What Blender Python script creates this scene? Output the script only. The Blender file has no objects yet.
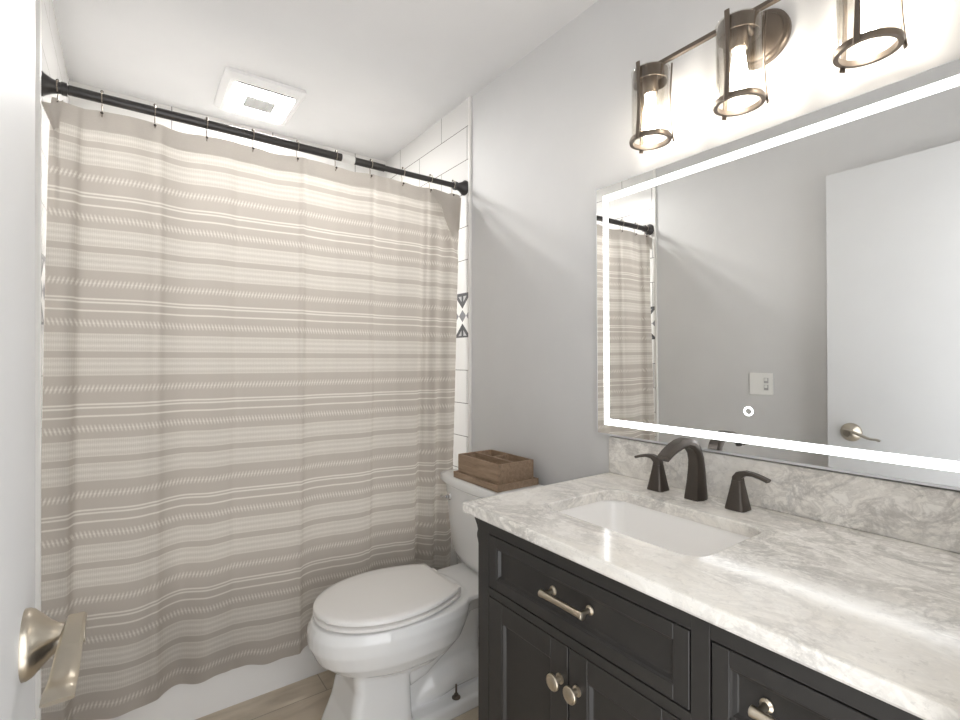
import bpy, bmesh, math, random
from mathutils import Vector, Matrix
random.seed(4)
S = bpy.context.scene
C = S.collection
PI = math.pi

# ------------------------------------------------------------------ camera, world, exposure
YAW = math.radians(35.77)
CAM_Z = 1.24
cd = bpy.data.cameras.new('camera'); cam = bpy.data.objects.new('camera', cd); C.objects.link(cam)
cam.location = (0, 0, CAM_Z); cam.rotation_euler = (PI/2, 0, -YAW)
cd.sensor_width = 36; cd.lens = 36*490/960; cd.clip_start = 0.01
S.camera = cam
w = bpy.data.worlds.new('world'); S.world = w; w.use_nodes = True
w.node_tree.nodes['Background'].inputs[0].default_value = (0.97, 0.98, 1.0, 1)
w.node_tree.nodes['Background'].inputs[1].default_value = 2.1        # bright hall beyond the doorway
S.view_settings.view_transform = 'Standard'; S.view_settings.look = 'None'
S.view_settings.gamma = 1; S.view_settings.use_curve_mapping = False
S.view_settings.exposure = 0.68
FAN, BULB, LED = 80.0, 38.0, 2.2                                   # emission of the lamps of the room
S.cycles.max_bounces = 10; S.cycles.diffuse_bounces = 6; S.cycles.transparent_max_bounces = 12
S.cycles.sample_clamp_indirect = 6

# room numbers (metres; camera stands in the doorway at the origin)
XR, XL, YB, YE, ZC = 1.276, -0.210, 2.735, 0.10, 2.44
YT = 1.84                                                             # where the tile begins

# ------------------------------------------------------------------ node helpers
def s2l(c):
    return tuple(((x/255)/12.92 if x/255 <= .04045 else ((x/255+.055)/1.055)**2.4) for x in c)
def newmat(name):
    m = bpy.data.materials.new(name); m.use_nodes = True
    nt = m.node_tree; b = nt.nodes['Principled BSDF']
    return m, nt, b
def pm(name, rgb, rough=.5, metal=0., noise=0., scale=30., bump=0., spec=.5, coat=0.):
    m, nt, b = newmat(name)
    col = s2l(rgb)
    b.inputs['Roughness'].default_value = rough; b.inputs['Metallic'].default_value = metal
    b.inputs['Specular IOR Level'].default_value = spec
    b.inputs['Coat Weight'].default_value = coat
    b.inputs['Base Color'].default_value = (*col, 1)
    if noise or bump:
        tc = nt.nodes.new('ShaderNodeTexCoord'); n = nt.nodes.new('ShaderNodeTexNoise')
        n.inputs['Scale'].default_value = scale; n.inputs['Detail'].default_value = 4
        nt.links.new(tc.outputs['Object'], n.inputs['Vector'])
        if noise:
            r = nt.nodes.new('ShaderNodeValToRGB')
            r.color_ramp.elements[0].position = .3; r.color_ramp.elements[1].position = .7
            r.color_ramp.elements[0].color = (*[x*(1-noise) for x in col], 1)
            r.color_ramp.elements[1].color = (*[min(1, x*(1+noise)) for x in col], 1)
            nt.links.new(n.outputs[0], r.inputs[0]); nt.links.new(r.outputs[0], b.inputs['Base Color'])
        if bump:
            bp = nt.nodes.new('ShaderNodeBump'); bp.inputs['Strength'].default_value = bump
            bp.inputs['Distance'].default_value = .002
            nt.links.new(n.outputs[0], bp.inputs['Height']); nt.links.new(bp.outputs[0], b.inputs['Normal'])
    return m
def emit(name, rgb, strength):
    m, nt, b = newmat(name)
    b.inputs['Base Color'].default_value = (*s2l(rgb), 1)
    b.inputs['Emission Color'].default_value = (*s2l(rgb), 1); b.inputs['Emission Strength'].default_value = strength
    return m
class N:
    """tiny arithmetic wrapper on shader math nodes"""
    def __init__(s, nt, sock): s.nt, s.k = nt, sock
    def op(s, o, *a):
        n = s.nt.nodes.new('ShaderNodeMath'); n.operation = o
        for i, v in enumerate((s,)+a):
            if isinstance(v, N): s.nt.links.new(v.k, n.inputs[i])
            else: n.inputs[i].default_value = v
        return N(s.nt, n.outputs[0])
    def __add__(s, o): return s.op('ADD', o)
    def __sub__(s, o): return s.op('SUBTRACT', o)
    def __mul__(s, o): return s.op('MULTIPLY', o)
    def __truediv__(s, o): return s.op('DIVIDE', o)
    def abs(s): return s.op('ABSOLUTE')
    def fract(s): return s.op('FRACT')
    def floor(s): return s.op('FLOOR')
    def lt(s, o): return s.op('LESS_THAN', o)
    def gt(s, o): return s.op('GREATER_THAN', o)
    def max(s, o): return s.op('MAXIMUM', o)
    def min(s, o): return s.op('MINIMUM', o)
    def mod(s, o): return s.op('FLOORED_MODULO', o)
    def sin(s): return s.op('SINE')
    def near(s, c, h, soft=.25):
        """1 inside c +- h with soft edges"""
        d = (s - c).abs()
        n = s.nt.nodes.new('ShaderNodeMapRange'); n.clamp = True
        s.nt.links.new(d.k, n.inputs[0])
        n.inputs[1].default_value = h*(1-soft); n.inputs[2].default_value = h*(1+soft)
        n.inputs[3].default_value = 1; n.inputs[4].default_value = 0
        return N(s.nt, n.outputs[0])
def mix(nt, fac, a, b):
    n = nt.nodes.new('ShaderNodeMix'); n.data_type = 'RGBA'
    for sock, v in ((n.inputs[0], fac), (n.inputs[6], a), (n.inputs[7], b)):
        if isinstance(v, N): nt.links.new(v.k, sock)
        elif hasattr(v, 'is_linked'): nt.links.new(v, sock)
        elif isinstance(v, (int, float)): sock.default_value = v
        else: sock.default_value = (*v, 1)
    return n.outputs[2]
def uv_xy(nt):
    t = nt.nodes.new('ShaderNodeTexCoord'); sp = nt.nodes.new('ShaderNodeSeparateXYZ')
    nt.links.new(t.outputs['UV'], sp.inputs[0])
    return N(nt, sp.outputs[0]), N(nt, sp.outputs[1])
def noise(nt, scale, detail=4, vec=None, stretch=None, rot=0, dist=0, rough=.5):
    t = nt.nodes.new('ShaderNodeTexCoord'); n = nt.nodes.new('ShaderNodeTexNoise')
    n.inputs['Scale'].default_value = scale; n.inputs['Detail'].default_value = detail
    n.inputs['Distortion'].default_value = dist; n.inputs['Roughness'].default_value = rough
    mp = nt.nodes.new('ShaderNodeMapping'); mp.inputs['Scale'].default_value = stretch or (1, 1, 1)
    mp.inputs['Rotation'].default_value = (0, 0, rot)
    nt.links.new(t.outputs['Object'], mp.inputs[0]); nt.links.new(mp.outputs[0], n.inputs['Vector'])
    return N(nt, n.outputs[0])
def ramp(nt, fac, stops):
    r = nt.nodes.new('ShaderNodeValToRGB'); e = r.color_ramp.elements
    while len(e) < len(stops): e.new(.5)
    for i, (p, c) in enumerate(stops):
        e[i].position = p; e[i].color = (*(c if not isinstance(c, (int, float)) else (c, c, c)), 1)
    nt.links.new(fac.k, r.inputs[0])
    return r.outputs[0]

# ------------------------------------------------------------------ materials
M = {}
M['wall'] = pm('grey_paint', (214, 214, 214), .55, noise=.015, scale=6, bump=.05)
M['ceil'] = pm('ceiling_paint', (224, 224, 225), .7, noise=.012, scale=5, bump=.05)
M['white_trim'] = pm('white_trim', (236, 235, 231), .35)
M['door'] = pm('door_paint', (214, 215, 216), .42, noise=.01, scale=8)
M['porcelain'] = pm('porcelain', (232, 232, 231), .12, coat=.3)
M['seat'] = pm('seat_plastic', (236, 234, 231), .25)
M['tub'] = pm('tub_enamel', (232, 231, 229), .2)
M['sink'] = pm('sink_ceramic', (240, 238, 235), .15)
M['cab'] = pm('charcoal_paint', (45, 43, 41), .42, noise=.06, scale=40, bump=.04)
M['cab_dark'] = pm('cabinet_inside', (24, 23, 22), .7)
M['bronze'] = pm('oil_rubbed_bronze', (90, 84, 79), .36, metal=.85)
M['rod'] = pm('dark_rod', (72, 70, 69), .35, metal=.6)
M['lamp_metal'] = pm('brushed_taupe_metal', (112, 102, 92), .38, metal=.75)
M['nickel'] = pm('satin_nickel', (205, 194, 176), .28, metal=1)
M['brass_nickel'] = pm('warm_satin_nickel', (186, 178, 164), .3, metal=1)
M['chrome'] = pm('chrome', (215, 215, 215), .12, metal=1)
M['brass'] = pm('brass', (170, 140, 90), .35, metal=1)
M['rust'] = pm('bolt_metal', (110, 100, 90), .5, metal=.8)
M['hook'] = pm('hook_metal', (160, 150, 138), .3, metal=.9)
M['plate'] = pm('plate_plastic', (238, 238, 235), .35)
M['grille'] = pm('grille_grey', (176, 176, 175), .5)
M['housing'] = pm('fan_housing', (238, 238, 238), .4)
M['slot'] = pm('slot_dark', (70, 66, 64), .6)
M['fan'] = emit('fan_diffuser', (255, 253, 250), FAN)
M['bulb'] = emit('bulb_glow', (255, 248, 238), BULB)
M['led'] = emit('led_band', (250, 252, 255), LED)
M['silver_edge'] = pm('silver_edge', (215, 217, 219), .35, metal=.5)
M['mirror'], _nt, _b = newmat('mirror_glass')
_b.inputs['Base Color'].default_value = (.93, .935, .93, 1); _b.inputs['Metallic'].default_value = 1; _b.inputs['Roughness'].default_value = .0

def glass_mat(name, tint):
    m, nt, b = newmat(name)
    nt.nodes.remove(b); out = nt.nodes['Material Output']
    tr = nt.nodes.new('ShaderNodeBsdfTransparent'); tr.inputs[0].default_value = (*tint, 1)
    gl = nt.nodes.new('ShaderNodeBsdfGlossy'); gl.inputs['Roughness'].default_value = .03
    lw = nt.nodes.new('ShaderNodeLayerWeight'); lw.inputs[0].default_value = .35
    mp = nt.nodes.new('ShaderNodeMath'); mp.operation = 'MULTIPLY'; mp.inputs[1].default_value = .55
    nt.links.new(lw.outputs['Facing'], mp.inputs[0])
    mx = nt.nodes.new('ShaderNodeMixShader')
    nt.links.new(mp.outputs[0], mx.inputs[0]); nt.links.new(tr.outputs[0], mx.inputs[1]); nt.links.new(gl.outputs[0], mx.inputs[2])
    nt.links.new(mx.outputs[0], out.inputs[0])
    return m
M['glass'] = glass_mat('clear_glass', (.95, .94, .92))

def wood_mat():
    m, nt, b = newmat('walnut_stained_wood')
    n = noise(nt, 9, 6, stretch=(9, 1, 9), dist=.6)
    n2 = noise(nt, 60, 3, stretch=(6, .6, 6))
    c = ramp(nt, n*.75 + n2*.25, [(.25, s2l((122, 101, 82))), (.5, s2l((152, 129, 107))), (.75, s2l((174, 151, 128)))])
    nt.links.new(c, b.inputs['Base Color']); b.inputs['Roughness'].default_value = .55
    return m
M['wood'] = wood_mat()

def marble_mat():
    m, nt, b = newmat('grey_white_marble')
    warp = noise(nt, 5, 3, stretch=(1, .55, 1), rot=.5)
    v1 = noise(nt, 9, 8, stretch=(1.3, .75, 1.2), rot=.55, dist=1.1, rough=.66)
    v2 = noise(nt, 34, 7, stretch=(1.15, .9, 1), rot=.4, dist=.8, rough=.66)
    sp = noise(nt, 90, 3, stretch=(1, .8, 1), rough=.6)
    vein = ((v1 - .5).abs()*15).min(1.0)            # 0 on a vein
    vein2 = ((v2 - .5).abs()*11).min(1.0)
    base = ramp(nt, warp, [(.3, s2l((232, 226, 215))), (.5, s2l((240, 236, 228))), (.7, s2l((244, 241, 235)))])
    cl = ramp(nt, v1*.6 + v2*.4, [(.34, s2l((180, 177, 173))), (.42, s2l((232, 228, 221))), (.62, s2l((242, 240, 236)))])
    c = mix(nt, .55, base, cl)
    patch = noise(nt, 5.5, 3, stretch=(1, .7, 1), rot=.3)
    patch = (((patch - .40)*5).max(0.0)).min(1.0)*.8 + .2
    k = (vein*-1 + 1)*patch*.50
    c = mix(nt, k, c, s2l((150, 147, 144)))
    k2 = (vein2*-1 + 1)*patch*.36
    c = mix(nt, k2, c, s2l((158, 152, 145)))
    k3 = sp.gt(.62)*.12
    c = mix(nt, k3, c, s2l((120, 116, 112)))
    nt.links.new(c, b.inputs['Base Color'])
    b.inputs['Roughness'].default_value = .14; b.inputs['Coat Weight'].default_value = .1
    return m
M['marble'] = marble_mat()

def tile_mat():
    m, nt, b = newmat('white_subway_tile')
    u, v = uv_xy(nt)
    h, wd = .153, .452
    row = (v/h).floor()
    fu = ((u/wd) + row.mod(2.0)*.5).fract(); fv = (v/h).fract()
    du = ((fu - .5).abs()*-1 + .5)*wd; dv = ((fv - .5).abs()*-1 + .5)*h
    g = du.lt(.0016).max(dv.lt(.0016))
    nt.links.new(mix(nt, g, s2l((226, 225, 223)), s2l((100, 97, 94))), b.inputs['Base Color'])
    r = g*.7 + .14; nt.links.new(r.k, b.inputs['Roughness'])
    bp = nt.nodes.new('ShaderNodeBump'); bp.inputs['Strength'].default_value = .3; bp.inputs['Distance'].default_value = .001
    nt.links.new((g*-1).k, bp.inputs['Height']); nt.links.new(bp.outputs[0], b.inputs['Normal'])
    return m
M['tile'] = tile_mat()

def deco_mat():
    m, nt, b = newmat('grey_geometric_tile')
    u, v = uv_xy(nt)                                     # v 0 .. 0.197, u metres
    p = (((u + .074)/.12 + .5).fract() - .5).abs()*.12            # distance from a triangle axis
    q = (((u + .074)/.06 + .5).fract() - .5).abs()*.06            # distance from a diamond axis
    c = (v - .0985).abs()                                # from the mid line
    tri = (p - (c - .034)).lt(0)*c.gt(.034)
    inner = ((p - (c - .058)).lt(0)*p.gt(.008))*c.lt(.092)
    dia = (q + c).lt(.029)
    dark = noise(nt, 40, 3)
    col = mix(nt, tri, s2l((238, 237, 234)), s2l((74, 74, 77)))
    col = mix(nt, inner*.75, col, s2l((205, 205, 205)))
    col = mix(nt, dia, col, s2l((128, 128, 131)))
    nt.links.new(col, b.inputs['Base Color']); b.inputs['Roughness'].default_value = .3
    return m
M['deco'] = deco_mat()

def floor_mat():
    m, nt, b = newmat('beige_stone_plank')
    t = nt.nodes.new('ShaderNodeTexCoord'); sp = nt.nodes.new('ShaderNodeSeparateXYZ')
    nt.links.new(t.outputs['Object'], sp.inputs[0])
    x, y = N(nt, sp.outputs[0]), N(nt, sp.outputs[1])
    row = (y/.305).floor()
    fu = (x/.61 + row.mod(2.0)*.5).fract(); fv = (y/.305).fract()
    g = (((fu-.5).abs()*-1+.5)*.61).lt(.002).max((((fv-.5).abs()*-1+.5)*.305).lt(.002))
    n = noise(nt, 4, 6, stretch=(1, 3, 1), dist=.5)
    c = ramp(nt, n, [(.3, s2l((176, 163, 144))), (.5, s2l((194, 181, 162))), (.7, s2l((208, 196, 178)))])
    nt.links.new(mix(nt, g*.6, c, s2l((120, 110, 98))), b.inputs['Base Color']); b.inputs['Roughness'].default_value = .35
    return m
M['floor'] = floor_mat()

def curtain_mat():
    m, nt, b = newmat('striped_curtain_cloth')
    x, z = uv_xy(nt)
    P = .318
    t = ((z*-1 + 1.472)/P + 20.5).fract() - .5           # -0.5 .. 0.5, zigzag A at 0, grows downwards
    th = (t + 1).fract()                                 # 0 .. 1
    def stitch(c, sign):
        d = th - c if c else t
        a = ((x/.0105) + d*(sign*9)).fract()
        strokes = a.lt(.48)
        return d.near(0.0, .033, .3)*(strokes*.62 + d.near(0, .008, .5)*.22)
    zig = stitch(0, 1.0).max(stitch(.38, -1.0))
    lines = th.near(.150, .0085, .5).max(th.near(.182, .0085, .5)).max(th.near(.262, .0085, .5))
    band = th.near(.5625, .085, .04).max(th.near(.7925, .085, .04))
    sub = ((((th - .4775)/.0575).fract() - .5).abs()*2)   # three fine rows in each band
    dots = ((x/.0052).fract().lt(.5))*((th/.0125).fract().lt(.5))
    weave = noise(nt, 420, 2, stretch=(.35, 1, 1.6))
    bandv = band*(sub*.34 + dots*.26 + .36)
    mask = zig.max(lines*.9).max(bandv)
    head = z.gt(1.936)
    mask = mask*(head*-1 + 1)*z.gt(.178) + head*.12
    mask = mask + (weave - .5)*.30
    r = ramp(nt, mask, [(0, s2l((187, 180, 172))), (.5, s2l((204, 199, 191))), (1, s2l((228, 224, 217)))])
    out = nt.nodes['Material Output']; nt.nodes.remove(b)
    df = nt.nodes.new('ShaderNodeBsdfDiffuse'); tl = nt.nodes.new('ShaderNodeBsdfTranslucent'); mx = nt.nodes.new('ShaderNodeMixShader')
    nt.links.new(r, df.inputs[0]); nt.links.new(r, tl.inputs[0])
    nt.links.new((head*-.24 + .44).k, mx.inputs[0])
    nt.links.new(df.outputs[0], mx.inputs[1]); nt.links.new(tl.outputs[0], mx.inputs[2])
    nt.links.new(mx.outputs[0], out.inputs[0])
    return m
M['curtain'] = curtain_mat()

# ------------------------------------------------------------------ mesh helpers (world coordinates in, object origin subtracted)
def box(bm, x0, x1, y0, y1, z0, z1, bev=0., seg=2):
    r = bmesh.ops.create_cube(bm, size=1)
    for v in r['verts']:
        v.co = ((x0+x1)/2 + v.co.x*(x1-x0), (y0+y1)/2 + v.co.y*(y1-y0), (z0+z1)/2 + v.co.z*(z1-z0))
    if bev:
        es = list({e for v in r['verts'] for e in v.link_edges})
        bmesh.ops.bevel(bm, geom=es, offset=bev, segments=seg, profile=.5, affect='EDGES')
def loft(bm, rings, cap0=True, cap1=True, closed=False):
    vs = [[bm.verts.new(p) for p in r] for r in rings]
    n = len(vs[0]); K = len(vs)
    for i in range(K if closed else K-1):
        a, b = vs[i], vs[(i+1) % K]
        for j in range(n):
            bm.faces.new((a[j], a[(j+1) % n], b[(j+1) % n], b[j]))
    if not closed:
        if cap0: bm.faces.new(vs[0][::-1])
        if cap1: bm.faces.new(vs[-1])
    return vs
def frame_at(d, up=Vector((0, 0, 1))):
    d = d.normalized()
    if abs(d.dot(up)) > .98: up = Vector((1, 0, 0))
    a = d.cross(up).normalized(); b = a.cross(d).normalized()
    return a, b
def tube(bm, pts, r, n=12, cap=True, closed=False):
    pts = [Vector(p) for p in pts]; K = len(pts); rings = []
    for i, p in enumerate(pts):
        if closed: d = pts[(i+1) % K] - pts[i-1]
        else: d = pts[min(i+1, K-1)] - pts[max(i-1, 0)]
        a, b = frame_at(d)
        rr = r[i] if isinstance(r, (list, tuple)) else r
        rings.append([p + a*rr*math.cos(2*PI*j/n) + b*rr*math.sin(2*PI*j/n) for j in range(n)])
    loft(bm, rings, cap, cap, closed)
def lathe(bm, prof, o, axis=(0, 0, 1), n=32):
    """prof: (radius, distance along axis); both ends capped where the radius is > 0"""
    o = Vector(o); d = Vector(axis).normalized(); a, b = frame_at(d)
    rings = [[o + d*h + a*max(r, 1e-5)*math.cos(2*PI*j/n) + b*max(r, 1e-5)*math.sin(2*PI*j/n) for j in range(n)] for r, h in prof]
    loft(bm, rings)
def sweep(bm, pts, secs, up=(0, 0, 1), wide=None):
    """rectangular section (half width, half thickness) along pts; wide = fixed width direction"""
    pts = [Vector(p) for p in pts]; K = len(pts); rings = []
    for i, p in enumerate(pts):
        d = (pts[min(i+1, K-1)] - pts[max(i-1, 0)]).normalized()
        a = Vector(wide).normalized(); b = d.cross(a).normalized()
        hw, ht = secs[i]; c = .32
        cs = [(1, c), (1, -c), (.72, -1), (-.72, -1), (-1, -c), (-1, c), (-.72, 1), (.72, 1)]
        rings.append([p + a*hw*x + b*ht*y for x, y in cs])
    loft(bm, rings)
def rrect(cx, cy, hx, hy, r, z, n=8):
    out = []
    for sx, sy, a0 in ((1, 1, 0), (-1, 1, PI/2), (-1, -1, PI), (1, -1, 1.5*PI)):
        for k in range(n+1):
            a = a0 + PI/2*k/n
            out.append((cx + sx*(hx-r) + r*math.cos(a), cy + sy*(hy-r) + r*math.sin(a), z))
    return out
def obj(name, bm, mat, parent=None, origin=None, smooth=False, angle=35):
    if origin is None: origin = parent_origin(parent) if parent else (0, 0, 0)
    o3 = Vector(origin)
    bmesh.ops.recalc_face_normals(bm, faces=bm.faces[:])
    for v in bm.verts: v.co -= o3
    me = bpy.data.meshes.new(name); bm.to_mesh(me); bm.free()
    for m in (mat if isinstance(mat, (list, tuple)) else [mat]): me.materials.append(m)
    o = bpy.data.objects.new(name, me); C.objects.link(o)
    if smooth:
        for p in me.polygons: p.use_smooth = True
        me.set_sharp_from_angle(angle=math.radians(angle))
    if parent: o.parent = parent
    else: o.location = o3
    return o
def parent_origin(p):
    v = Vector((0, 0, 0))
    while p: v += p.location; p = p.parent
    return v
def tag(o, label, cat, group=None):
    o['label'] = label; o['category'] = cat
    if group: o['group'] = group
    return o
def thing(name, loc, label, cat, group=None):
    o = bpy.data.objects.new(name, None); C.objects.link(o); o.location = loc; o.empty_display_size = .05
    return tag(o, label, cat, group)
def struct(name, bm, mat, parent=None, **k):
    o = obj(name, bm, mat, parent, **k)
    if not parent: o['kind'] = 'structure'
    return o
def NB(): return bmesh.new()
def spline(pts, x):
    if x <= pts[0][0]: return pts[0][1]
    if x >= pts[-1][0]: return pts[-1][1]
    for i in range(len(pts)-1):
        if pts[i][0] <= x <= pts[i+1][0]:
            x0, y0 = pts[i]; x1, y1 = pts[i+1]; t = (x-x0)/(x1-x0)
            def m(j):
                if j == 0 or j == len(pts)-1: return 0
                return (pts[j+1][1]-pts[j-1][1])/(pts[j+1][0]-pts[j-1][0])
            h = x1-x0; a, b = m(i)*h, m(i+1)*h
            return (2*t**3-3*t*t+1)*y0 + (t**3-2*t*t+t)*a + (-2*t**3+3*t*t)*y1 + (t**3-t*t)*b

# ------------------------------------------------------------------ the room
bm = NB(); box(bm, XL-.1, XR+.1, YE-.12, YB+.1, -.1, 0); struct('floor', bm, M['floor'])
bm = NB(); box(bm, XL-.1, XR+.1, YE-.12, YB+.1, ZC, ZC+.1); struct('ceiling', bm, M['ceil'])
bm = NB(); box(bm, XR, XR+.1, YE-.12, YT+.006, 0, ZC); struct('wall_right', bm, M['wall'])
bm = NB(); box(bm, XL-.1, XL, YE-.12, YT+.006, 0, ZC); struct('wall_left', bm, M['wall'])
DX0, DX1, DZ = -.10, .63, 2.06                            # the doorway the camera stands in
bm = NB()
box(bm, XL, DX0-.02, YE-.12, YE, 0, ZC); box(bm, DX1+.02, XR, YE-.12, YE, 0, ZC); box(bm, DX0-.02, DX1+.02, YE-.12, YE, DZ+.02, ZC)
struct('wall_front', bm, M['wall'])
bm = NB()
box(bm, DX0-.02, DX0, YE-.12, YE, 0, DZ+.02); box(bm, DX1, DX1+.02, YE-.12, YE, 0, DZ+.02); box(bm, DX0, DX1, YE-.12, YE, DZ, DZ+.02)
struct('trim_1', bm, M['white_trim'])

def tile_wall(name, mk, lo, hi, u0):
    """mk(u, z, d) -> point; a slab whose face carries subway tile above and below a decorated course"""
    bm = NB(); uvl = bm.loops.layers.uv.new('UVMap')
    for z0, z1, mi, off in ((0, 1.346, 0, -1.346 + 20*.153), (1.346, 1.5495, 1, -1.346), (1.5495, ZC, 0, -1.5495 + 20*.153)):
        fs = [[(lo, z0), (hi, z0), (hi, z1), (lo, z1)]]
        vs = [bm.verts.new(mk(u, z, 0)) for u, z in fs[0]]; vb = [bm.verts.new(mk(u, z, .1)) for u, z in fs[0]]
        quads = [(vs, fs[0])] + [([vs[i], vs[(i+1) % 4], vb[(i+1) % 4], vb[i]], [fs[0][i], fs[0][(i+1) % 4], fs[0][(i+1) % 4], fs[0][i]]) for i in range(4)] + [(vb, fs[0])]
        for q, uvs in quads:
            f = bm.faces.new(q); f.material_index = mi
            for l, (u, z) in zip(f.loops, uvs): l[uvl].uv = (u - u0, z + off)
    return struct(name, bm, [M['tile'], M['deco']])
# rows counted from z = 1.5495: the top row (index 25) is odd, its joints shifted by half a tile
tile_wall('wall_far_right', lambda u, z, d: (XR-.008+d, u, z), YT+.006, YB+.1, 2.088-.226-.452*4)
tile_wall('wall_far_left', lambda u, z, d: (XL+.008-d, u, z), YT+.006, YB+.1, 2.088-.226-.452*4)
tile_wall('wall_back', lambda u, z, d: (u, YB+d, z), XL, XR, .172-.226-.452*4)
for i, (xa, xb) in enumerate(((XR-.014, XR), (XL, XL+.014))):
    bm = NB(); box(bm, xa, xb, YT-.006, YT+.006, 0, ZC, .003)
    struct(f'trim_{i+2}', bm, M['white_trim'])

# ------------------------------------------------------------------ door with lever
def lever(parent, x, sx, y, z, mat):
    bm = NB()
    lathe(bm, [(.0405, 0), (.0405, .004), (.038, .009), (.031, .016), (.022, .024), (.0165, .031), (.0145, .037), (.0145, .041), (.0125, .0415), (.0125, .0435), (.0145, .044), (.0145, .0575)], (x, y, z), (sx, 0, 0))
    h = obj('door_handle', bm, mat, parent, smooth=True, angle=50)
    pts, sec = [], []
    xc = x + sx*.048
    for k in range(19):
        t = k/18; yy = y + .014 - t*.125
        zz = z - .010*max(0, (t-.88)/.12)**1.5 + .0125 - .036*(3*t*t-2*t**3) + (.012*((t-.6)/.4)**2 if t > .6 else 0)
        pts.append((xc - sx*.008*t, yy, zz)); sec.append((.0105 + .0040*t, .0052 - .0020*t))
    bm = NB(); sweep(bm, pts, sec, wide=(1, 0, 0))
    obj('lever', bm, mat, h, smooth=True, angle=40)
bm = NB(); box(bm, -.135, -.10, YE+.01, .885, .015, 2.05, .0015)
door = struct('door_1', bm, M['door'], origin=(-.135, YE+.01, 0))
door['label'] = 'white flat slab door standing open beside the curtain, satin nickel lever'
lever(door, -.10, 1, .795, .899, M['brass_nickel'])
lever(door, -.135, -1, .795, .899, M['brass_nickel'])

# ------------------------------------------------------------------ bathtub
bm = NB()
def tub_ring(x0, x1, y0, y1, r, z): return rrect((x0+x1)/2, (y0+y1)/2, (x1-x0)/2, (y1-y0)/2, r, z)
tx0, tx1, ty0, ty1 = XL+.009, XR-.009, 1.945, YB-.002
loft(bm, [tub_ring(tx0, tx1, ty0, ty1, .004, 0), tub_ring(tx0, tx1, ty0, ty1, .004, .47), tub_ring(tx0+.004, tx1-.004, ty0+.006, ty1-.004, .006, .485),
          tub_ring(tx0+.08, tx1-.08, ty0+.075, ty1-.06, .14, .485), tub_ring(tx0+.10, tx1-.10, ty0+.095, ty1-.08, .15, .46),
          tub_ring(tx0+.17, tx1-.15, ty0+.14, ty1-.13, .14, .14), tub_ring(tx0+.24, tx1-.22, ty0+.2, ty1-.19, .1, .10)])
tub = tag(obj('bathtub', bm, M['tub'], origin=((tx0+tx1)/2, (ty0+ty1)/2, 0), smooth=True, angle=40), 'white alcove bathtub mostly hidden behind the striped shower curtain', 'bathtub')

# ------------------------------------------------------------------ shower rod, hooks, curtain
RY, RZ = 1.88, 2.035
rod = thing('shower_curtain_rod', (.5, RY, RZ), 'dark bronze tension rod spanning the tub alcove under the ceiling', 'curtain rod')
bm = NB(); tube(bm, [(XL+.02, RY, RZ), (.865, RY, RZ)], .0145, 20); obj('outer_tube', bm, M['rod'], rod, smooth=True)
bm = NB(); tube(bm, [(.86, RY, RZ), (XR-.03, RY, RZ)], .0118, 20); obj('inner_tube', bm, M['rod'], rod, smooth=True)
bm = NB(); lathe(bm, [(.0152, 0), (.0156, .002), (.0156, .05), (.0152, .052)], (.683, RY, RZ), (1, 0, 0)); glare_ = obj('glare_band', bm, M['white_trim'], rod, smooth=True)  # washed-out glare on the rod, put in as a white ring
glare_['label'] = 'white band modelling washed-out glare on the dark rod'
for x, s in ((XL+.008, 1), (XR-.008, -1)):
    bm = NB()
    lathe(bm, [(.034, 0), (.034, .006), (.030, .010), (.021, .026), (.0165, .040), (.0165, .046), (.019, .047), (.019, .060), (.0165, .061)], (x, RY, RZ), (s, 0, 0), 28)
    obj('flange', bm, M['rod'], rod, smooth=True)

def px2x(px, Y):                                          # where a picture column meets the plane y = Y
    u = (px-480)/490; s, c = math.sin(YAW), math.cos(YAW)
    return Y*(s + u*c)/(c - u*s)
hook_x = [px2x(p, RY) for p in (57.5, 102, 155, 207, 253, 297.5, 336, 371, 403, 430.5, 453)]
hook_lab = ['first metal curtain hook, by the open door', 'second metal curtain hook along the rod from the open door', 'third metal curtain hook along the rod from the open door',
            'fourth metal curtain hook along the rod from the open door', 'fifth metal curtain hook along the rod from the open door', 'sixth metal curtain hook, mid rod with five on either side',
            'metal curtain hook just before the white glare band on the rod', 'fourth metal curtain hook along the rod from the grey wall', 'third metal curtain hook along the rod from the grey wall',
            'second metal curtain hook along the rod from the grey wall', 'last metal curtain hook, at the gathered curtain end by the grey wall']
CT = 1.998                                                # top edge of the curtain
hook0 = None
for x, lab in zip(hook_x, hook_lab):
    if hook0 is None:
        bm = NB(); pts = []
        for k in range(25):
            a = math.radians(-60 + 300*k/24)
            pts.append((0, math.cos(a)*.0185, math.sin(a)*.0185 + .001))
        pts = [(0, -.005, -.048), (0, .002, -.055), (0, .008, -.050), (0, .010, -.035), (0, .0095, -.02)] + pts[1:]
        tube(bm, pts, .0017, 8)
        hook0 = h = obj('curtain_hook', bm, M['hook'], origin=(0, 0, 0), smooth=True)
        beads = []
        for c in ((0, -.006, -.046), (0, .002, .0215)):
            bm = NB(); q = bmesh.ops.create_uvsphere(bm, u_segments=10, v_segments=8, radius=.0042)
            for v in q['verts']: v.co += Vector(c)
            beads.append(obj('bead', bm, M['bronze'], hook0, smooth=True))
    else:
        h = hook0.copy(); C.objects.link(h)
        for b0 in beads:
            b = b0.copy(); C.objects.link(b); b.parent = h
    h.location = (x, RY, RZ)
    tag(h, lab, 'curtain hook', 'curtain hooks on the shower rod')

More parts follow.
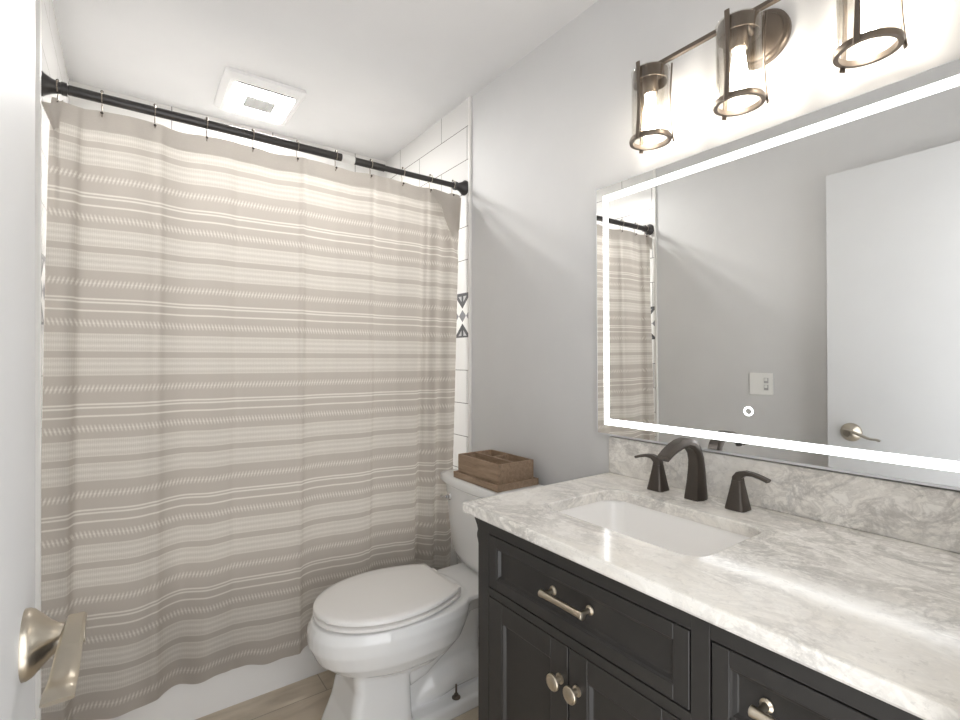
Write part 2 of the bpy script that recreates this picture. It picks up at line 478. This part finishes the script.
fold = [(-.22, .030), (-.155, .036), (-.142, .030), (-.130, -.004), (-.08, .004), (.03, .030), (.15, -.030), (.235, .000), (.32, -.012), (.42, .004), (.52, .020),
        (.60, -.006), (.70, .006), (.79, .016), (.86, -.012), (.95, .006), (1.03, .018), (1.075, -.030), (1.12, .024), (1.16, -.012), (1.20, .018), (1.25, -.008)]
creases = [(.07, .004, .012), (.30, -.003, .015), (.526, .007, .010), (.812, .006, .010), (1.073, .010, .012), (.66, -.003, .02), (.93, -.004, .02)]
def curtain_point(s, v):
    z0 = .155 + (CT-.155)*v
    xl = -.176 - .030*(1-v)**.6 if v < 1 else -.176
    xr = 1.242 - .050*(1-v)**1.1 if v < 1 else 1.242
    xn = -.205 + (1.245+.205)*s                           # nominal coordinate along the cloth
    x = xl + (xr-xl)*s
    A = .16 + 1.05*(1-v)**.8 if v < 1 else .16
    y = RY + .004 - spline(fold, xn)*A
    for c, a, wd in creases:
        y -= a*math.exp(-((xn - c - .02*(1-v))/wd)**2)*1.35*(.7 + .3*min(1, (1-v)*6))
    # gathering between the hooks at the top
    top = max(0, (v-.80)/.20)
    dz = 0
    for i in range(len(hook_x)-1):
        a, b = hook_x[i], hook_x[i+1]
        if a <= x <= b:
            t = (x-a)/(b-a); sg = math.sin(PI*t)**2
            y -= sg*.014*top*(1 if i % 2 else -.5)
            dz = -sg*(.003 + .02*max(0, (b-a)-.11))*top**2
            if i == len(hook_x)-2: dz = -sg*.020*top**2
    if x < hook_x[0]: dz = -(hook_x[0]-x)*.10*top**2 ; y -= .015*top
    # slack diagonal fold by the last hooks
    dline = (xn - (1.10 + (1.985 - z0)*.42))
    y -= .020*math.exp(-(dline/.014)**2)*min(1, max(0, (z0-1.70)/.08))*min(1, max(0, (1.99-z0)/.05))
    y += .012*math.exp(-((dline-.035)/.02)**2)*min(1, max(0, (z0-1.70)/.08))
    y = min(y, 1.925)
    # hem ripple
    low = max(0, 1 - v*9)
    dz += low*.004*math.sin(xn*55) + low*.004*math.sin(xn*23+1)
    return (x, y, z0 + dz), (xn, z0)
NX, NZ = 300, 110
JH = round(NZ*(1.937-.155)/(CT-.155))
grid = [[curtain_point(i/NX, j/NZ) for i in range(NX+1)] for j in range(NZ+1)]
def cloth(name, j0, j1, parent=None):
    bm = NB(); uvl = bm.loops.layers.uv.new('UVMap')
    gv = [[bm.verts.new(p) for p, _ in r] for r in grid[j0:j1+1]]
    for j in range(j1-j0):
        for i in range(NX):
            f = bm.faces.new((gv[j][i], gv[j][i+1], gv[j+1][i+1], gv[j+1][i]))
            for l, (jj, ii) in zip(f.loops, ((j, i), (j, i+1), (j+1, i+1), (j+1, i))): l[uvl].uv = grid[jj+j0][ii][1]
    return obj(name, bm, M['curtain'], parent, origin=(.5, RY, CT), smooth=True, angle=180)
cur = cloth('shower_curtain', 0, JH)
tag(cur, 'beige striped woven shower curtain hanging from the dark rod', 'shower curtain')
def flap(corners, bulge, name, lab):
    """a loose corner of cloth hanging in front: corners are picture points met with a depth each, top-left, top-right, low-right, low-left"""
    bm = NB(); uvl = bm.loops.layers.uv.new('UVMap'); n = 12
    P = [Vector(c) for c in corners]
    g = [[(P[0].lerp(P[1], i/n)).lerp(P[3].lerp(P[2], i/n), j/n) + Vector((0, -bulge*math.sin(PI*min(1, i/n*1.15))*(1-.35*j/n), -.012*math.sin(PI*i/n)*(1-j/n))) for i in range(n+1)] for j in range(n+1)]
    gv = [[bm.verts.new(p) for p in q] for q in g]
    for j in range(n):
        for i in range(n):
            f = bm.faces.new((gv[j][i], gv[j+1][i], gv[j+1][i+1], gv[j][i+1]))
            for l, (jj, ii) in zip(f.loops, ((j, i), (j+1, i), (j+1, i+1), (j, i+1))): l[uvl].uv = (g[jj][ii].x, 1.99 - .02*jj/n)
    o = obj(name, bm, M['curtain'], cur, origin=(.5, RY, CT), smooth=True, angle=180); o['label'] = lab
flap([(1.088, 1.868, 1.995), (1.243, 1.872, 1.985), (1.226, 1.862, 1.835), (1.180, 1.850, 1.790)], .022, 'folded_corner', 'plain tan turned-over corner')
flap([(-.199, 1.856, 1.975), (-.150, 1.862, 1.996), (-.158, 1.846, 1.905), (-.170, 1.846, 1.895)], .012, 'folded_corner', 'plain tan turned-over corner')
hd = cloth('header_band', JH, NZ, cur); hd['label'] = 'plain tan top hem'

# ------------------------------------------------------------------ ceiling fan light
fan = thing('exhaust_fan_light', (.49, 2.405, ZC), 'square white ceiling fan with glowing panel and grey grille above the tub', 'ceiling fan light')
bm = NB(); loft(bm, [rrect(.49, 2.405, .163, .178, .012, ZC), rrect(.49, 2.405, .163, .178, .012, ZC-.012), rrect(.49, 2.405, .158, .173, .012, ZC-.018),
                     rrect(.49, 2.405, .142, .156, .01, ZC-.034), rrect(.49, 2.405, .126, .138, .01, ZC-.034), rrect(.49, 2.405, .123, .135, .01, ZC-.029)])
obj('housing', bm, M['housing'], fan, smooth=True, angle=20)
bm = NB(); box(bm,   .49-.118, .49+.118, 2.405-.130, 2.405+.130, ZC-.0325, ZC-.0275, .001); obj('light_panel', bm, M['fan'], fan)
bm = NB()
box(bm, .427, .553, 2.349, 2.461, ZC-.0365, ZC-.0326, .001)
for k in range(7): box(bm, .437 + k*.0165, .447 + k*.0165, 2.356, 2.454, ZC-.0380, ZC-.0362)
obj('grille', bm, M['grille'], fan)
bm = NB(); box(bm, .49-.112, .49+.112, 2.405-.1510, 2.405-.1425, ZC-.0350, ZC-.0335); obj('slot', bm, M['slot'], fan)

# ------------------------------------------------------------------ toilet
TY = 1.542
toi = thing('toilet', (XR-.45, TY, 0), 'white two-piece toilet with closed lid between curtain and dark vanity', 'toilet')
def egg(tf, tb, hw, z, n=48, p=2.25, back=.55):
    """outline from back distance tb to tip tf (distance from the wall), half width hw"""
    tm = tb + (tf-tb)*.42; out = []
    for k in range(n):
        a = 2*PI*k/n; ca, sa = math.cos(a), math.sin(a)
        e = 2/p
        if ca >= 0: t = tm + (tf-tm)*abs(ca)**(2/2.1)
        else: t = tm - (tm-tb)*abs(ca)**back
        out.append((XR - t, TY + hw*math.copysign(abs(sa)**e, sa), z))
    return out
bm = NB()
loft(bm, [egg(.60, .40, .085, .20), egg(.70, .36, .118, .235), egg(.755, .33, .150, .262), egg(.797, .30, .175, .300), egg(.817, .28, .186, .345), egg(.818, .27, .188, .385), egg(.806, .27, .180, .410), egg(.78, .28, .16, .415)])
# front pedestal
loft(bm, [rrect(XR-.635, TY, .130, .122, .035, 0), rrect(XR-.632, TY, .125, .118, .035, .03), rrect(XR-.615, TY, .105, .108, .03, .12), rrect(XR-.607, TY, .095, .104, .03, .20), rrect(XR-.607, TY, .098, .106, .03, .25), rrect(XR-.60, TY, .11, .12, .03, .29)])
# deck under the tank
loft(bm, [rrect(XR-.20, TY, .185, .085, .04, .335), rrect(XR-.20, TY, .185, .115, .04, .375), rrect(XR-.20, TY, .185, .135, .04, .400), rrect(XR-.20, TY, .180, .130, .04, .412)])
# rear web, foot and trapway
loft(bm, [rrect(XR-.34, TY, .25, .118, .03, 0), rrect(XR-.34, TY, .25, .118, .03, .040), rrect(XR-.34, TY, .245, .110, .03, .050)])
loft(bm, [rrect(XR-.36, TY, .17, .055, .03, .04), rrect(XR-.37, TY, .17, .055, .03, .22), rrect(XR-.36, TY, .17, .075, .03, .36)])
tube(bm, [(XR-.46, TY-.01, .06), (XR-.40, TY-.014, .095), (XR-.33, TY-.014, .115), (XR-.26, TY-.012, .115), (XR-.19, TY, .10), (XR-.13, TY, .07)], [.05, .066, .07, .07, .068, .06], 20)
tube(bm, [(XR-.56, TY-.02, .15), (XR-.46, TY-.045, .20), (XR-.38, TY-.055, .255), (XR-.31, TY-.04, .32), (XR-.26, TY-.02, .38)], [.045, .048, .046, .048, .06], 16)
tube(bm, [(XR-.56, TY+.02, .15), (XR-.46, TY+.045, .20), (XR-.38, TY+.055, .255), (XR-.31, TY+.04, .32), (XR-.26, TY+.02, .38)], [.045, .048, .046, .048, .06], 16)
bowl = obj('bowl', bm, M['porcelain'], toi, smooth=True, angle=180)
rm = bowl.modifiers.new('remesh', 'REMESH'); rm.mode = 'VOXEL'; rm.voxel_size = .005; rm.use_smooth_shade = True
sm = bowl.modifiers.new('smooth', 'SMOOTH'); sm.factor = .5; sm.iterations = 4
def tankring(z, hw, tf, bow):
    out = []
    n = 10
    pts = []
    for k in range(n+1):
        s = -1 + 2*k/n
        pts.append((tf - bow*s*s*abs(s)**.5, hw*s))
    # front edge with bow, rounded corners, flat back
    out = [(XR - t, TY + .005 + y, z) for t, y in pts]
    back = [(XR - .022, TY + .005 + hw*(1 - 2*k/6), z) for k in range(7)]
    return out + back
bm = NB()
loft(bm, [tankring(.414, .160, .165, .03), tankring(.425, .180, .185, .03), tankring(.46, .194, .200, .032), tankring(.60, .207, .212, .034), tankring(.737, .216, .222, .036)])
tank = obj('tank', bm, M['porcelain'], toi, smooth=True, angle=50)
bv = tank.modifiers.new('bevel', 'BEVEL'); bv.width = .012; bv.segments = 3; bv.limit_method = 'ANGLE'; bv.angle_limit = math.radians(40)
bm = NB()
loft(bm, [tankring(.735, .225, .230, .036), tankring(.740, .232, .238, .037), tankring(.764, .232, .238, .037), tankring(.773, .221, .229, .037), tankring(.775, .205, .21, .036)])
lid = obj('tank_lid', bm, M['porcelain'], toi, smooth=True, angle=60)
bv = lid.modifiers.new('bevel', 'BEVEL'); bv.width = .006; bv.segments = 2; bv.limit_method = 'ANGLE'; bv.angle_limit = math.radians(55)
bm = NB()
lathe(bm, [(.016, -.012), (.016, .004), (.012, .009), (.007, .010), (.007, .018), (0, .018)], (XR-.203, TY+.158, .683), (-1, 0, 0), 24)
tube(bm, [(XR-.219, TY+.158, .683), (XR-.226, TY+.171, .681), (XR-.222, TY+.193, .677), (XR-.218, TY+.203, .676)], [.006, .006, .007, .006], 10)
obj('flush_lever', bm, M['chrome'], toi, smooth=True)
def seat_ring(g, z):
    """seat outline grown by g: pointed ellipse in front, tapering to a straight hinge side"""
    tf, tb, hw, cut = .800+g, .338-g, .184+g, .124+g
    out = []; n = 44; tm = .555
    for k in range(n):
        a = -PI/2 + PI*k/(n-1); ca, sa = math.cos(a), math.sin(a)
        out.append((XR-(tm + (tf-tm)*max(0, ca)**1.0), TY + hw*math.copysign(abs(sa)**.97, sa), z))
    m = 10
    for k in range(1, m+1):
        t = k/m; out.append((XR-(tm + (tb-tm)*t), TY + hw - (hw-cut)*t**2.0, z))
    for k in range(m, 0, -1):
        t = k/m; out.append((XR-(tm + (tb-tm)*t), TY - hw + (hw-cut)*t**2.0, z))
    return out
bm = NB(); loft(bm, [seat_ring(-.040, .412), seat_ring(-.035, .4205), seat_ring(-.002, .421), seat_ring(0, .4225), seat_ring(0, .430), seat_ring(-.003, .4325)])
obj('seat', bm, M['seat'], toi, smooth=True, angle=50)
bm = NB(); loft(bm, [seat_ring(-.05, .4330), seat_ring(-.045, .4395), seat_ring(-.003, .4400), seat_ring(-.0005, .4415), seat_ring(-.0005, .449), seat_ring(-.004, .4535), seat_ring(-.02, .4560), seat_ring(-.06, .4570)])
obj('seat_lid', bm, M['seat'], toi, smooth=True, angle=50)
for s in (-1, 1):
    bm = NB(); box(bm, XR-.350, XR-.315, TY+s*.078-.02, TY+s*.078+.02, .409, .440, .006); obj('hinge', bm, M['seat'], toi, smooth=True)
for t, dy in ((.775, -.05), (.775, .05), (.40, -.13), (.40, .13)):
    bm = NB(); box(bm, XR-t-.008, XR-t+.008, TY+dy-.008, TY+dy+.008, .432, .437); obj('bumper', bm, M['seat'], toi)
bm = NB()
lathe(bm, [(.0155, 0), (.0155, .002), (.011, .006), (.0075, .007), (.0075, .013), (.0035, .0135), (.0035, .045), (.002, .047)], (XR-.335, TY-.0925, .0515), n=16)
b_ = obj('floor_bolt', bm, M['rust'], toi, smooth=True); b_['label'] = 'exposed rusty closet bolt'
bm = NB(); tube(bm, [(XR-.10, TY-.08, .41), (XR-.10, TY-.08, .35)], .007, 10); lathe(bm, [(.012, 0), (.016, .006), (.008, .012)], (XR-.10, TY-.08, .352), n=12); obj('tank_bolt', bm, M['brass'], toi, smooth=True)

# ------------------------------------------------------------------ wooden box on the tank
org = thing('wooden_organizer', (1.15, 1.50, .775), 'brown wooden compartment box standing in a shallow tray on the toilet tank', 'storage box')
bx0, bx1, by0, by1 = 1.053, 1.247, 1.356, 1.642
bm = NB(); box(bm, bx0, bx1, by0, by1, .7755, .781)
for a in ((bx0, bx0+.007, by0, by1), (bx1-.007, bx1, by0, by1), (bx0+.007, bx1-.007, by0, by0+.007), (bx0+.007, bx1-.007, by1-.007, by1)): box(bm, *a, .781, .799, .001)
obj('tray', bm, M['wood'], org)
cx0, cx1, cy0, cy1, cz0, cz1 = bx0+.0135, bx1-.0135, by0+.0135, by1-.0135, .7815, .868
T = .008
bm = NB(); box(bm, cx0, cx1, cy0, cy1, cz0, cz0+.006)
for a in ((cx0, cx0+T, cy0, cy1), (cx1-T, cx1, cy0, cy1), (cx0+T, cx1-T, cy0, cy0+T), (cx0+T, cx1-T, cy1-T, cy1)): box(bm, *a, cz0+.006, cz1, .0008)
obj('box_side', bm, M['wood'], org)
xm = cx0 + .078
bm = NB(); box(bm, xm, xm+T, cy0+T, cy1-T, cz0+.006, cz1-.002, .0008); obj('divider', bm, M['wood'], org)
ym = (cy0+cy1)/2 + .01
bm = NB(); box(bm, xm+T, cx1-T, ym, ym+T, cz0+.006, cz1-.002, .0008); obj('divider', bm, M['wood'], org)

# ------------------------------------------------------------------ vanity
FX, VY0, VY1, VT = .715, .118, 1.0, .853
van = thing('vanity_cabinet', (.99, (VY0+VY1)/2, 0), 'dark charcoal bathroom vanity with panelled doors and drawers beneath marble top', 'cabinet')
bm = NB(); box(bm, FX+.022, XR-.002, VY0+.003, VY0+.02, .09, VT); box(bm, FX+.022, XR-.002, VY1-.02, VY1-.002, .0, VT)
box(bm, FX+.05, XR-.002, VY0+.02, VY1-.02, .09, .105); box(bm, FX+.022, XR-.002, .405, .423, .105, VT-.02); box(bm, XR-.012, XR-.002, VY0+.02, VY1-.02, .105, .60)
obj('carcass', bm, M['cab'], van)
bm = NB()
LD0, LD1, RD0, RD1 = .432, .955, .146, .395               # left bay and right bay openings
for a in ((LD1+.002, VY1, 0, VT), (RD1+.003, LD0-.003, .07, VT), (VY0, RD0-.003, 0, VT)): box(bm, FX, FX+.022, *a, .0012)
for a in ((LD0-.003, LD1+.002, .818, VT), (LD0-.003, LD1+.002, .668, .687), (LD0-.003, LD1+.002, .07, .098), (RD0-.003, RD1+.003, .818, VT), (RD0-.003, RD1+.003, .07, .098),
          (RD0-.003, RD1+.003, .668, .687), (RD0-.003, RD1+.003, .385, .401)): box(bm, FX, FX+.022, *a, .0008)
obj('face_frame', bm, M['cab'], van)
# flared bracket at the far end under the top
bm = NB()
prof = [(0, .853), (.020, .853), (.020, .846), (.016, .838), (.007, .826), (.003, .815), (.006, .806), (.007, .798), (.003, .788), (0, .778)]
loft(bm, [[(FX+.001, VY1+d, z) for d, z in prof], [(FX+.05, VY1+d, z) for d, z in prof]])
loft(bm, [[(FX+.05, VY1+d*.9, z) for d, z in prof[:6]]+[(FX+.05, VY1, .81)], [(XR-.003, VY1+d*.9, z) for d, z in prof[:6]]+[(XR-.003, VY1, .81)]])
obj('corner_bracket', bm, M['cab'], van)
def panel_front(bm, y0, y1, z0, z1, st, rl):
    x = FX
    for a in ((y0, y0+st, z0, z1), (y1-st, y1, z0, z1), (y0+st, y1-st, z0, z0+rl), (y0+st, y1-st, z1-rl, z1)): box(bm, x, x+.018, *a, .0010, 1)
    a0, a1, b0, b1 = y0+st, y1-st, z0+rl, z1-rl
    def q(i, d): return [(x+d, a0+i, b0+i), (x+d, a1-i, b0+i), (x+d, a1-i, b1-i), (x+d, a0+i, b1-i)]
    loft(bm, [q(-.001, .0015), q(.0035, .003), q(.0075, .0095), q(.0095, .0105)], cap0=False, cap1=True)
def knob(parent, y, z):
    bm = NB()
    lathe(bm, [(.0105, 0), (.0105, .002), (.0065, .004), (.0055, .009), (.0075, .014), (.0135, .017), (.0165, .019), (.0165, .023), (.0150, .0245), (.0130, .0240), (.0105, .0255), (0, .0260)], (FX, y, z), (-1, 0, 0), 28)
    return obj('knob', bm, M['nickel'], parent, smooth=True, angle=40)
def pull(parent, y, z, L=.118, sp=.10):
    bm = NB()
    for s in (-1, 1): lathe(bm, [(.0095, 0), (.0095, .002), (.0055, .005), (.0048, .012), (.0055, .026)], (FX+.009, y+s*sp/2, z), (-1, 0, 0), 20)
    lathe(bm, [(.0062, -L/2), (.0078, -L/2+.001), (.0078, -L/2+.006), (.0068, -L/2+.010), (.0062, 0), (.0068, L/2-.010), (.0078, L/2-.006), (.0078, L/2-.001), (.0062, L/2)], (FX-.020, y, z), (0, 1, 0), 20)
    return obj('pull_handle', bm, M['nickel'], parent, smooth=True, angle=40)
bm = NB(); panel_front(bm, LD0, LD1, .690, .815, .028, .026); d = obj('drawer', bm, M['cab'], van); pull(d, .692, .758)
YM = .6915
bm = NB(); panel_front(bm, YM+.0015, LD1, .101, .665, .048, .045); d = obj('door', bm, M['cab'], van); knob(d, .714, .592)
bm = NB(); panel_front(bm, LD0, YM-.0015, .101, .665, .048, .045); d = obj('door', bm, M['cab'], van); knob(d, .667, .592)
for z0, z1 in ((.690, .815), (.404, .665), (.101, .382)):
    bm = NB(); panel_front(bm, RD0, RD1, z0, z1, .026, .026); d = obj('drawer', bm, M['cab'], van); pull(d, .2705, (z0+z1)/2 + .006)

# marble top with sink cut-out and backsplash
OX0, OX1, OY0, OY1 = .692, XR-.001, .112, 1.035
SX, SY, SHX, SHY, SR = .968, .692, .134, .205, .042
def ray_rr(a, hx, hy, r):
    """distance from centre to a rounded rectangle along angle a (by bisection)"""
    lo, hi = 0, 1
    ca, sa = abs(math.cos(a)), abs(math.sin(a))
    for _ in range(40):
        m = (lo+hi)/2; x, y = m*ca, m*sa
        dx, dy = max(x-(hx-r), 0), max(y-(hy-r), 0)
        inside = x <= hx and y <= hy and (dx*dx+dy*dy <= r*r or dx == 0 or dy == 0)
        if inside: lo = m
        else: hi = m
    return lo
angs = sorted([2*PI*k/120 for k in range(120)] + [math.atan2(y-SY, x-SX) % (2*PI) for x in (OX0, OX1) for y in (OY0, OY1)])
def inner(z, g=0): return [(SX+ray_rr(a, SHX+g, SHY+g, SR+g)*math.cos(a), SY+ray_rr(a, SHX+g, SHY+g, SR+g)*math.sin(a), z) for a in angs]
def outer(z, g=0):
    out = []
    for a in angs:
        ca, sa = math.cos(a), math.sin(a)
        tx = ((OX1-SX) if ca > 0 else (SX-OX0))/max(abs(ca), 1e-9); ty = ((OY1-SY) if sa > 0 else (SY-OY0))/max(abs(sa), 1e-9)
        t = min(tx, ty); x, y = SX+t*ca, SY+t*sa
        x = min(max(x, OX0+g), OX1-g); y = min(max(y, OY0+g), OY1-g)
        out.append((x, y, z))
    return out
top = thing('countertop', (.98, .57, .853), 'polished grey and white marble vanity countertop with low backsplash', 'countertop')
bm = NB()
loft(bm, [inner(.8535), inner(.877), inner(.8793, .0012), inner(.88, .003), outer(.88, .004), outer(.8788, .001), outer(.876), outer(.858), outer(.8535, .003)], closed=True)
obj('slab', bm, M['marble'], top)
bm = NB(); box(bm, XR-.021, XR-.001, OY0, OY1,   .8803, .994, .0015); obj('backsplash', bm, M['marble'], top)

# undermount sink
snk = thing('sink', (SX, SY, .72), 'white rectangular undermount ceramic sink set in the marble top', 'sink')
bm = NB()
def sr(z, g, r, dx=0): return rrect(SX+dx, SY, SHX+g, SHY+g, r, z, 10)
loft(bm, [sr(.8525, .030, .05), sr(.8525, .004, .045), sr(.846, .001, .045), sr(.80, -.012, .045), sr(.755, -.028, .045), sr(.738, -.040, .04), sr(.730, -.062, .03), sr(.726, -.10, .02)], cap0=False)
loft(bm, [sr(.8525, .030, .05), sr(.840, .030, .05), sr(.74, -.01, .05), sr(.715, -.04, .04)], cap0=False)
obj('basin', bm, M['sink'], snk, smooth=True, angle=60)
bm = NB(); lathe(bm, [(.022, 0), (.022, .003), (.018, .004), (.016, .002), (0, .002)], (SX, SY, .7262), n=24); obj('drain', bm, M['bronze'], snk, smooth=True)

# ------------------------------------------------------------------ faucet
FXX, FYY = 1.197, .705
fau = thing('faucet', (FXX, FYY, .88), 'dark bronze three-piece faucet with arched spout and lever handles behind the sink', 'faucet')
pts, sec = [], []
path = [(1.200, .8805), (1.200, .886), (1.202, .92), (1.203, .955), (1.200, .985), (1.190, 1.008), (1.172, 1.024), (1.148, 1.031), (1.122, 1.029), (1.098, 1.022), (1.075, 1.012), (1.056, 1.001)]
hw = [.0245, .0243, .0215, .0195, .0180, .0172, .0168, .0168, .0168, .0168, .0168, .0165]
ht = [.0260, .0255, .0215, .0180, .0155, .0138, .0125, .0115, .0105, .0098, .0092, .0085]
bm = NB(); sweep(bm, [(x, FYY, z) for x, z in path], list(zip(hw, ht)), wide=(0, 1, 0))
sp_ = obj('spout', bm, M['bronze'], fau, smooth=True, angle=28)
bm = NB(); lathe(bm, [(.009, 0), (.0095, .004), (.007, .009)], (1.064, FYY, .9935), (.35, 0, 1), 16); obj('aerator', bm, M['slot'], sp_, smooth=True)
for y, s in ((.815, 1), (.596, -1)):
    bm = NB(); c = Vector((FXX, y, 0))
    loft(bm, [rrect(FXX, y, h, h, h*.35, z, 4) for h, z in ((.0235, .8805), (.0235, .883), (.0215, .892), (.0165, .920), (.0125, .942), (.0115, .950))])
    hd = obj('handle', bm, M['bronze'], fau, smooth=True, angle=35)
    p2 = [(FXX, y, .946), (FXX, y+s*.0005, .955), (FXX, y+s*.005, .9635), (FXX, y+s*.019, .9700), (FXX, y+s*.036, .970), (FXX, y+s*.054, .966), (FXX, y+s*.070, .9605)]
    bm = NB(); sweep(bm, p2, [(.0112, .0112), (.0112, .0112), (.0106, .0092), (.0098, .0058), (.0100, .0042), (.0108, .0038), (.0115, .0036)], wide=(1, 0, 0))
    obj('lever', bm, M['bronze'], hd, smooth=True, angle=28)

# ------------------------------------------------------------------ lit mirror
MX, MY0, MY1, MZ0, MZ1 = 1.240, .115, 1.0700, 1.006, 1.791
mir = thing('mirror', (XR, (MY0+MY1)/2, (MZ0+MZ1)/2), 'large frameless mirror with glowing border band above the marble backsplash', 'mirror')
bm = NB(); box(bm, MX+.006, XR-.004, MY0+.05, MY1-.05, MZ0+.05, MZ1-.05); obj('back_box', bm, M['silver_edge'], mir)
bm = NB(); box(bm, MX, MX+.0055, MY0, MY1, MZ0, MZ1); obj('mirror_glass', bm, M['mirror'], mir)
bm = NB()
e = .0022
box(bm, MX-.0006, XR-.006, MY0-e, MY1+e, MZ0-.006, MZ0-.0002)
for a in ((MY0-e, MY1+e, MZ1, MZ1+e), (MY0-e, MY0, MZ0, MZ1), (MY1, MY1+e, MZ0, MZ1)): box(bm, MX-.0006, MX+.012, *a)
obj('edge_frame', bm, M['silver_edge'], mir)
TILT = .5
g, wd = .0275, .020
bm = NB(); x0, x1 = MX-.0006, MX-.0001
for a in ((MY0+g, MY1-g, MZ0+g, MZ0+g+wd), (MY0+g, MY1-g, MZ1-g-wd, MZ1-g), (MY0+g, MY0+g+wd, MZ0+g+wd, MZ1-g-wd), (MY1-g-wd, MY1-g, MZ0+g+wd, MZ1-g-wd)): box(bm, x0, x1, *a)
obj('light_band', bm, M['led'], mir)
bm = NB()
n = 32; rings = []
for rr, xx in ((.0075, x1), (.0116, x1), (.0116, x0), (.0075, x0)):
    rings.append([(xx, .593 + rr*math.cos(2*PI*k/n), 1.114 + rr*math.sin(2*PI*k/n)) for k in range(n)])
loft(bm, rings, closed=True); obj('touch_button', bm, M['led'], mir)
mir.rotation_euler = (0, math.radians(-TILT), 0)

# ------------------------------------------------------------------ vanity light with three glass shades
LX, LZ = 1.190, 1.856
ZT = LZ + .196                                            # top of the caps
LYS = (.835, .590, .339)
vl = thing('vanity_light', (XR, .586, ZT), 'three-shade taupe metal wall light with clear glass cylinders above the mirror', 'wall light')
bm = NB(); lathe(bm, [(.066, 0), (.066, .010), (.063, .014), (.056, .015), (.054, .020), (.050, .022), (0, .022)], (XR-.0005, .575, 2.030), (-1, 0, 0), 40); obj('backplate', bm, M['lamp_metal'], vl, smooth=True, angle=30)
bm = NB(); box(bm, LX-.006, LX+.006, LYS[2]-.03, LYS[0]+.03, ZT-.002, ZT+.009, .001); obj('crossbar', bm, M['lamp_metal'], vl)
bm = NB(); tube(bm, [(XR-.02, .58, 2.030), (XR-.04, .58, 2.036), (LX+.012, .583, ZT+.003), (LX, .584, ZT+.004)], .008, 12); obj('arm', bm, M['lamp_metal'], vl, smooth=True)
def cyl(y, prof, n=44): return [[(LX+r*math.cos(2*PI*k/n), y+r*math.sin(2*PI*k/n), z) for k in range(n)] for r, z in prof]
def lamp(y):
    bm = NB()                                              # cap with stem
    lathe(bm, [(.008, ZT+.001), (.014, ZT), (.0455, ZT-.004), (.0470, ZT-.006), (.0470, ZT-.037), (.0455, ZT-.039), (.0450, ZT-.037), (.0450, ZT-.010), (.012, ZT-.007)], (LX, y, 0), n=40)
    h = obj('shade_frame', bm, M['lamp_metal'], vl, smooth=True, angle=30)
    for th in (30, 150, 270):                              # three straps, bowed inwards at mid height
        a = math.radians(th); d = Vector((math.sin(a), math.cos(a), 0)); wv = Vector((math.cos(a), -math.sin(a), 0))
        pts = []; sec = []
        for k in range(17):
            t = k/16; z = LZ - .012 + (ZT + .004 - LZ + .012)*t
            r = .0525 + (.0040 if t > .5 else .0075)*(abs(t-.5)/.5)**2
            pts.append(Vector((LX, y, z)) + d*r); sec.append((.0046 + .0016*abs(2*t-1), .0022))
        bm = NB(); sweep(bm, pts, sec, wide=wv)
        obj('strap', bm, M['lamp_metal'], h, smooth=True, angle=30)
    bm = NB()
    loft(bm, cyl(y, [(.0468, LZ-.006), (.0555, LZ-.006), (.0572, LZ), (.0555, LZ+.006), (.0468, LZ+.006)]), closed=True)
    obj('bottom_ring', bm, M['lamp_metal'], h, smooth=True, angle=40)
    bm = NB()
    loft(bm, cyl(y, [(.0505, LZ+.0065), (.0505, ZT-.012), (.0525, ZT-.006), (.0480, ZT-.006), (.0478, LZ+.0065)]), closed=True)
    obj('glass_shade', bm, M['glass'], h, smooth=True, angle=40)
    bm = NB(); lathe(bm, [(.0200, ZT-.009), (.0200, ZT-.066), (.0175, ZT-.069), (0, ZT-.069)], (LX, y, 0), n=28); obj('socket', bm, M['lamp_metal'], h, smooth=True, angle=40)
    bm = NB(); lathe(bm, [(.0130, ZT-.0695), (.0140, ZT-.085), (.0165, ZT-.105), (.0190, ZT-.125), (.0195, ZT-.140), (.0170, ZT-.156), (.0100, ZT-.165), (0, ZT-.167)], (LX, y, 0), n=24); obj('bulb', bm, M['bulb'], h, smooth=True)
for y in LYS: lamp(y)

# ------------------------------------------------------------------ switch plate on the far left wall (seen in the mirror)
sw = thing('light_switch', (XL, 1.22, 1.09), 'white two-gang switch plate on the grey wall, seen in the mirror', 'light switch')
bm = NB(); box(bm, XL, XL+.006, 1.22-.060, 1.22+.060, 1.09-.057, 1.09+.057, .003); obj('cover_plate', bm, M['plate'], sw)
for z in (1.108, 1.072):
    bm = NB(); box(bm, XL+.006, XL+.008, 1.183, 1.205, z-.014, z+.014, .0008); o = obj('toggle', bm, M['grille'], sw)
    bm = NB(); box(bm, XL+.008, XL+.013, 1.187, 1.201, z-.002, z+.012, .001); obj('rocker', bm, M['plate'], o)
